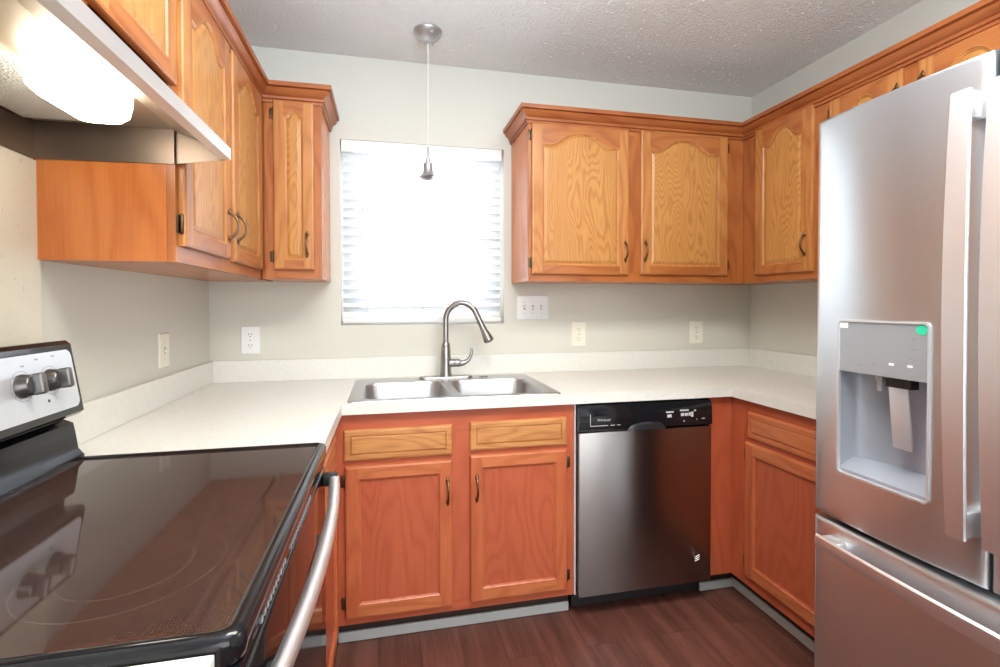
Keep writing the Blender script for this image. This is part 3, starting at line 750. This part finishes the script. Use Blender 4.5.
oh = obj('oven_handle', bm, handle_steel, od, world=True, smooth=60)
for yy in (hy0+.004, hy1-.004):
    bm = B(); box(bm, .639, .674, yy-.016, yy+.016, .826, .854, bev=.005); obj('handle_mount', bm, black_matte, oh, world=True, smooth=30)

# ------------------------------------------------------------------ range hood
HY0, HY1 = -1.880, -1.1135
c = thing('range_hood', 'stainless under-cabinet range hood with lit lamp', 'range hood', (0, HY0, 1.6))
HZ = 1.610
prof = [(.003, HZ), (.295, HZ+.005), (.418, 1.633), (.418, 1.660), (.300, 1.742), (.003, 1.742)]
bm = B()
prism(bm, prof, HY1-.002, HY1); obj('side_panel', bm, steel_hood_shaded, c, world=True)
bm = B(); prism(bm, prof, HY0, HY0+.002); obj('side_panel', bm, steel_hood_shaded, c, world=True)
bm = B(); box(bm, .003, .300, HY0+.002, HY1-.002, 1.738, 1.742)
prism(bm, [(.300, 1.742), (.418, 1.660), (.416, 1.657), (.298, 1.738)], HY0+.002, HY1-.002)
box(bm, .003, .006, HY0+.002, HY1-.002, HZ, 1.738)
obj('canopy', bm, steel_hood_shaded, c, world=True)
bm = B(); prism(bm, [(.4145, 1.632), (.4185, 1.632), (.4185, 1.6605), (.4145, 1.6605)], HY0+.002, HY1-.0); prism(bm, [(.395, 1.632), (.4145, 1.632), (.4145, 1.634), (.395, 1.634)], HY0+.002, HY1-.002)
obj('front_lip', bm, handle_steel, c, world=True)
# inner pan with front wall
bm = B(); box(bm, .007, .300, HY0+.004, HY1-.004, 1.698, 1.701); box(bm, .300, .303, HY0+.004, HY1-.012, 1.690, 1.738)
prism(bm, [(.303, 1.690), (.303, 1.692), (.375, 1.668), (.375, 1.666)], HY0+.02, HY1-.012)
obj('inner_pan', bm, hood_pan_glare, c, world=True)
bm = B(); box(bm, .012, .175, HY0+.10, HY1-.045, 1.688, 1.697, bev=.002); gf = obj('grease_filter', bm, mesh_mat, c, world=True)
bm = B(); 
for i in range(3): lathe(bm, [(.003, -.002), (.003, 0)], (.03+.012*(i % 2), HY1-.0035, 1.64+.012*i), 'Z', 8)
obj('rivets', bm, steel_hood_shaded, c, world=True)
bm = B(); box(bm, .294, .2965, HY1-.012, HY1-.0025, HZ+.005, 1.697); obj('corner_flange', bm, steel_hood_shaded, c, world=True)
# lamp lens: tapered translucent cover hanging below the pan
bm = B(); LX0, LX1, LY0, LY1 = .195, .297, -1.475, -1.300
rings = []
for d, z in ((0, 1.697), (0, 1.672), (.004, 1.648), (.014, 1.636), (.028, 1.632)):
    rings.append([(x, y, z) for x, y in rrect(LX0+d, LX1-d, LY0+d, LY1-d, .02, 4)])
loft(bm, rings, 0, True, False, True); fixn(bm)
ln = obj('lamp_lens', bm, lens_mat, c, world=True, smooth=30)

# ------------------------------------------------------------------ fridge
FY0, FY1 = -1.264, -2.090; FXF = 2.0; YM = -1.679
c = thing('refrigerator', 'stainless french-door refrigerator with water dispenser and bottom freezer', 'refrigerator', (2.45, YM, 0))
bm = B(); box(bm, 2.102, 2.83, FY1+.004, FY0-.004, .025, 1.765, bev=.004); obj('body', bm, gray_side, c, world=True)
bm = B(); box(bm, 2.105, 2.13, FY1+.02, FY0-.02, .0, .055); box(bm, 2.72, 2.80, FY1+.02, FY0-.02, 0, .025); obj('toe_grille', bm, black_matte, c, world=True)
bm = B(); box(bm, 2.03, 2.12, FY0-.10, FY0-.02, 1.7655, 1.79, bev=.006); obj('hinge_cover', bm, gray_side, c, world=True)
bm = B(); box(bm, 2.03, 2.12, FY1+.02, FY1+.10, 1.7655, 1.79, bev=.006); obj('hinge_cover', bm, gray_side, c, world=True)
def bevel_front(bm, off=.012):
    es = [e for e in bm.edges if all(abs(v.co.x-FXF) < 1e-5 for v in e.verts) and len(e.link_faces) == 2 and any(abs(f.normal.x) < .5 for f in e.link_faces) and not getattr(e, 'skip', False)]
    return es
def bow(bm, ya, yb, sag):
    yc, hw = (ya+yb)/2, abs(ya-yb)/2
    for k in range(1, 20):
        y = ya + (yb-ya)*k/20
        bmesh.ops.bisect_plane(bm, geom=bm.verts[:]+bm.edges[:]+bm.faces[:], plane_co=(0, y, 0), plane_no=(0, 1, 0), dist=1e-6)
    for v in bm.verts:
        if v.co.x < FXF+.03: v.co.x -= sag*(1-((v.co.y-yc)/hw)**2) - .003
DY0, DY1, DZ0, DZ1 = -1.347, -1.573, .818, 1.229       # dispenser opening
def fdoor(ya, yb, hole, z0=.680, z1=1.792):
    bm = B(); loops = [[(yb, z0), (ya, z0), (ya, z1), (yb, z1)]]
    if hole: loops.append(rrect(DY1, DY0, DZ0, DZ1, .010, 4))
    plate(bm, loops, FXF, 2.098, 'yz')
    for f in bm.faces: f.normal_update()
    es = [e for e in bm.edges if all(abs(v.co.x-FXF) < 1e-5 for v in e.verts) and all(min(abs(v.co.y-ya), abs(v.co.y-yb)) < 1e-5 for v in e.verts) and abs(e.verts[0].co.y-e.verts[1].co.y) < 1e-5]
    es += [e for e in bm.edges if all(abs(v.co.x-FXF) < 1e-5 for v in e.verts) and abs(e.verts[0].co.z-e.verts[1].co.z) < 1e-5 and min(abs(e.verts[0].co.z-z0), abs(e.verts[0].co.z-z1)) < 1e-5]
    bmesh.ops.bevel(bm, geom=es, offset=.011, segments=3, profile=.5, affect='EDGES')
    bow(bm, ya, yb, .012)
    return obj('door', bm, steel_fridge, c, world=True, smooth=35)
d1 = fdoor(FY0, YM+.003, True)
d2 = fdoor(YM-.003, FY1, False)
bm = B(); plate(bm, [[(FY1, .065), (FY0, .065), (FY0, .668), (FY1, .668)]], FXF, 2.098, 'yz')
es = [e for e in bm.edges if all(abs(v.co.x-FXF) < 1e-5 for v in e.verts) and len(e.link_faces) == 2 and any(abs(f.normal.x) < .5 for f in e.link_faces)]
bmesh.ops.bevel(bm, geom=es, offset=.012, segments=3, profile=.5, affect='EDGES')
bow(bm, FY0, FY1, .014)
dr_ = obj('freezer_drawer', bm, steel_fridge, c, world=True, smooth=35)
bm = B(); box(bm, 2.098, 2.1019, FY1+.01, FY0-.01, .665, .683); obj('door_gasket', bm, black_matte, c, world=True)
# upright handles: wide flat bowed bars on end mounts
def fhandle(d, yc):
    bm = B(); rings = []
    for i in range(21):
        u = i/20; z = .785 + (1.712-.785)*u; xo = FXF - .050 - .012*(1-(2*u-1)**2); w = .0185 + .004*(1-(2*u-1)**2)
        rings.append([(xo+.004, yc-w, z), (xo, yc-w+.002, z), (xo-.0005, yc, z), (xo, yc+w-.002, z), (xo+.004, yc+w, z), (xo+.013, yc+w-.004, z), (xo+.013, yc-w+.004, z)])
    loft(bm, rings, 0, True, True, True); fixn(bm)
    h = obj('handle', bm, handle_steel, d, world=True, smooth=40)
    for za in (.785, 1.652):
        bm = B(); box(bm, FXF-.045, FXF+.001, yc-.016, yc+.014, za+.001, za+.058, bev=.006); obj('handle_mount', bm, handle_steel, h, world=True, smooth=30)
fhandle(d1, -1.652); fhandle(d2, -1.717)
bm = B(); rings = []
for i in range(25):
    u = i/24; y = -1.318 + (-2.04+1.318)*u; xo = FXF - .046 - .016*(1-(2*u-1)**2); z = .619
    rings.append([(xo+.014, y, z+.012), (xo+.004, y, z+.0185), (xo-.002, y, z+.014), (xo-.004, y, z-.002), (xo, y, z-.018), (xo+.008, y, z-.022), (xo+.014, y, z-.016)])
loft(bm, rings, 0, True, True, True); fixn(bm)
h = obj('handle', bm, handle_steel, dr_, world=True, smooth=40)
for ya in (-1.318, -1.985):
    bm = B(); box(bm, FXF-.040, FXF+.001, ya-.055, ya-.001, .603, .632, bev=.006); obj('handle_mount', bm, handle_steel, h, world=True, smooth=30)
FXF = 1.9915; DY0 -= .001; DY1 += .001
# dispenser
bm = B()
ZS = 1.093
bk = []
nn = 10
def backx(u): return 2.040 + .048*math.sin(PI*u)**.6
pts = [(DY0 + (DY1-DY0)*i/nn, backx(i/nn)) for i in range(nn+1)]
loft(bm, [[(FXF+.004, DY0, DZ0+.012)] + [(x, y, DZ0+.035) for y, x in pts] + [(FXF+.004, DY1, DZ0+.012)], [(FXF+.004, DY0, ZS)] + [(x, y, ZS) for y, x in pts] + [(FXF+.004, DY1, ZS)]], 0, False)
f_ = [(FXF+.004, DY1, DZ0+.012), (FXF+.004, DY0, DZ0+.012)] + [(x, y, DZ0+.035) for y, x in pts]
quad(bm, f_); quad(bm, [(FXF+.004, DY1, ZS), (FXF+.004, DY0, ZS)] + [(x, y, ZS) for y, x in pts])
quad(bm, [(FXF+.004, DY0, DZ0), (FXF+.004, DY1, DZ0), (FXF+.004, DY1, DZ0+.012), (FXF+.004, DY0, DZ0+.012)])
rc = obj('dispenser_recess', bm, disp_inner, d1, world=True, smooth=50)
bm = B(); box(bm, FXF+.0015, FXF+.02, DY1+.002, DY0-.002, ZS, DZ1-.001, bev=.001); pc = obj('dispenser_panel', bm, disp_grey, d1, world=True)
bm = B(); fr1 = rrect(DY1-.002, DY0+.002, DZ0-.002, DZ1+.002, .012, 4); fr2 = rrect(DY1+.003, DY0-.003, DZ0+.003, DZ1-.003, .008, 4)
plate(bm, [fr1, fr2], FXF-.0022, FXF+.006, 'yz'); obj('dispenser_bezel', bm, panel_silver, d1, world=True)
bm = B(); box(bm, 2.020, 2.027, -1.505, -1.458, .912, 1.070, bev=.003)
bmesh.ops.rotate(bm, cent=(2.023, 0, 1.07), matrix=Matrix.Rotation(-.10, 3, 'Y'), verts=bm.verts); obj('dispenser_paddle', bm, panel_silver, d1, world=True, smooth=30)
bm = B(); box(bm, 2.02, 2.045, -1.512, -1.452, 1.066, 1.092); obj('paddle_bracket', bm, black_matte, d1, world=True)
bm = B(); lathe(bm, [(.010, 1.093), (.009, 1.078), (.006, 1.074), (.006, 1.052), (.004, 1.05)], (2.028, -1.432, 0), 'Z', 14); fixn(bm); obj('water_nozzle', bm, panel_silver, d1, world=True, smooth=40)
for (ya, za, w) in ((-1.372, 1.165, .012), (-1.405, 1.113, .010), (-1.445, 1.119, .012), (-1.535, 1.165, .012), (-1.538, 1.190, .010), (-1.535, 1.142, .010)):
    bm = B(); box(bm, FXF+.0008, FXF+.0016, ya-w/2, ya+w/2, za, za+.0022); obj('printed_mark', bm, grey_print, pc, world=True)
for (ya, za) in ((-1.487, 1.126), (-1.530, 1.126)):
    bm = B(); box(bm, FXF+.0008, FXF+.0016, ya-.006, ya+.006, za-.003, za+.003); obj('panel_button', bm, white_paper, pc, world=True)
bm = B(); lathe(bm, [(.0120, -.0006), (.0120, .0006)], (FXF+.0008, -1.555, 1.213), 'X', 24); tag(obj('green_sticker', bm, green_paper), 'round green sticker on the fridge dispenser panel', 'sticker')
bm = B(); box(bm, FXF+.0003, FXF+.0012, -1.374, -1.352, 1.209, 1.223); tag(obj('white_label', bm, white_paper), 'small white rectangular label on the fridge dispenser panel', 'label')

# ------------------------------------------------------------------ window blind
c = thing('window_blind', 'white two-inch horizontal slat blind hanging in the window', 'blind', (WX0, .03, WZ1))
bx0, bx1 = WX0+.005, WX1-.012
bm = B(); box(bm, bx0, bx1, -.003, .006, 2.008, 2.066, bev=.002); box(bm, bx0+.003, bx1-.003, .006, .058, 2.022, 2.064); obj('head_rail', bm, valance_mat, c, world=True)
bm = B(); box(bm, bx0-.0015, bx0, -.0035, .0045, 2.040, 2.066); obj('valance_clip', bm, gray_side, c, world=True)
z = 1.988
tilt = math.radians(-32)
while z > 1.225:
    bm = B(); rings = []
    for i in range(7):
        u = (i/6-.5)*.050; cz_ = .0022*(1-(2*i/6-1)**2)
        yy = .032 + u*math.cos(tilt) - cz_*math.sin(tilt); zz = z + u*math.sin(tilt) + cz_*math.cos(tilt)
        rings.append((yy, zz))
    top_ = [(a, b+.0013) for a, b in rings]; pf = rings + list(reversed(top_))
    prism(bm, pf, bx0+.004, bx1-.004, 'x')
    obj('slat', bm, blind_mat, c, world=True, smooth=50)
    z -= .0436
bm = B(); box(bm, bx0+.003, bx1-.003, .006, .056, 1.181, 1.204, bev=.004); obj('bottom_rail', bm, valance_mat, c, world=True)
for xx in (.70, .98, 1.26):
    bm = B()
    for yy in (.0055, .0585): tube(bm, [(xx, yy, 2.01), (xx, yy, 1.20)], .0009, 5)
    obj('ladder_cord', bm, cord_mat, c, world=True)
bm = B(); tube(bm, [(.684, -.006, 2.004), (.684, -.010, 1.98), (.683, -.010, 1.366)], [.002, .0032, .0036], 6); obj('tilt_wand', bm, cord_mat, c, world=True, label='thin clear tilt rod')

# ------------------------------------------------------------------ pendant
PX, PY = .976, -.290
c = thing('pendant_light', 'brushed nickel pendant without a shade hanging before the window', 'pendant light', (PX, PY, CEIL))
bm = B(); lathe(bm, [(.062, CEIL-.0005), (.062, CEIL-.006), (.060, CEIL-.010), (.050, CEIL-.022), (.034, CEIL-.034), (.016, CEIL-.042), (.007, CEIL-.046), (.006, CEIL-.054), (.002, CEIL-.056)], (PX, PY, 0), 'Z', 32); fixn(bm); cn = obj('canopy', bm, canopy_nickel, c, world=True, smooth=45)
bm = B(); lathe(bm, [(.006, 0), (.006, .004), (.003, .006)], (PX+.012, PY-.050, CEIL-.026), '-Y', 12); obj('canopy_screw', bm, chrome, cn, world=True)
bm = B(); tube(bm, [(PX, PY, CEIL-.05), (PX-.001, PY, 2.15), (PX-.002, PY, 1.955)], .0022, 6); obj('cord', bm, cord_mat, c, world=True)
bm = B(); lathe(bm, [(.0035, 1.962), (.0055, 1.958), (.0055, 1.912), (.0085, 1.910), (.0095, 1.905), (.0075, 1.898), (.0085, 1.894), (.018, 1.891), (.0195, 1.886), (.0195, 1.862), (.021, 1.858)], (PX-.002, PY, 0), 'Z', 24); fixn(bm); obj('socket', bm, canopy_nickel, c, world=True, smooth=45)
bm = B(); rings = []
for r, z in ((.0205, 1.860), (.023, 1.848), (.032, 1.836), (.042, 1.829), (.040, 1.826), (.029, 1.831), (.0215, 1.845), (.019, 1.858)):
    rings.append([(PX-.002 + r*math.cos(2*PI*k/30), PY + r*math.sin(2*PI*k/30), z + (.004 if k % 10 in (3, 4, 5) and r > .027 else 0)) for k in range(30)])
loft(bm, rings); fixn(bm); obj('socket_flare', bm, canopy_nickel, c, world=True, smooth=50)

# ------------------------------------------------------------------ outlets and switches (built facing -y, then placed)
def plate_mesh(w, h): 
    bm = B(); a = rrect(-w/2, w/2, -h/2, h/2, .004, 3); b = [(x*.93, z*.95) for x, z in a]
    loft(bm, [[(x, -.0003, z) for x, z in a], [(x, -.003, z) for x, z in a], [(x, -.006, z) for x, z in b]], 0, True, True, True); return fixn(bm)
def outlet(label, loc, m, rotz=0.0):
    t = thing('wall_outlet', label, 'outlet', loc, rotz, 'duplex outlets on the window wall')
    obj('cover_plate', plate_mesh(.082, .130), m, t, smooth=30)
    for s in (-1, 1):
        bm = B(); a = rrect(-.0165, .0165, s*.0255-.0145, s*.0255+.0145, .012, 5)
        loft(bm, [[(x, -.005, z) for x, z in a], [(x, -.0078, z) for x, z in a]], 0, True, True, True); fixn(bm); r = obj('receptacle', bm, m, t)
        bm = B(); z = s*.0255
        box(bm, -.0078, -.0052, -.0083, -.0077, z-.001, z+.008); box(bm, .0052, .0078, -.0083, -.0077, z, z+.007); lathe(bm, [(.0026, .0077), (.0026, .0083)], (0, 0, z-.0075), '-Y', 10)
        obj('slots', bm, slot_dark, r)
    bm = B(); lathe(bm, [(.003, .0058), (.003, .0066), (.001, .007)], (0, 0, 0), '-Y', 10); obj('screw', bm, slot_dark, t)
outlet('white duplex outlet on the back wall near the corner by the range', (.174, 0, 1.106), white_plastic)
outlet('ivory duplex outlet nearest the triple switch, above the dishwasher end', (1.800, 0, 1.110), ivory_plastic)
outlet('ivory duplex outlet near the corner beside the fridge', (2.511, 0, 1.110), ivory_plastic)
def switch(label, loc, w, xs, m, rotz=0.0, ups=(1, 1, 1)):
    t = thing('light_switch', label, 'switch', loc, rotz)
    obj('cover_plate', plate_mesh(w, .126), m, t, smooth=30)
    for x, u in zip(xs, ups):
        bm = B(); box(bm, x-.0055, x+.0055, -.0066, -.0058, -.0125, .0125); r = obj('toggle_slot', bm, slot_shade, t)
        bm = B(); box(bm, x-.0042, x+.0042, -.016, -.006, -.005, .006, bev=.0015)
        bmesh.ops.rotate(bm, cent=(x, -.006, 0), matrix=Matrix.Rotation(.5*u, 3, 'X'), verts=bm.verts); obj('toggle', bm, m, r)
        bm = B()
        for zz in (-.030, .030): lathe(bm, [(.0026, .0058), (.0026, .0066), (.001, .007)], (x, 0, zz), '-Y', 8)
        obj('screws', bm, slot_shade, t)
slot_shade = mat('switch_slot_grey', (.42, .42, .42), .5)
switch('white triple toggle switch plate beside the window', (1.5425, 0, 1.2545), .172, (-.046, 0, .046), white_plastic, 0, (-1, 1, 1))
switch('ivory single switch on the wall beside the range', (0, -.467, 1.107), .080, (0,), ivory_plastic, PI/2)
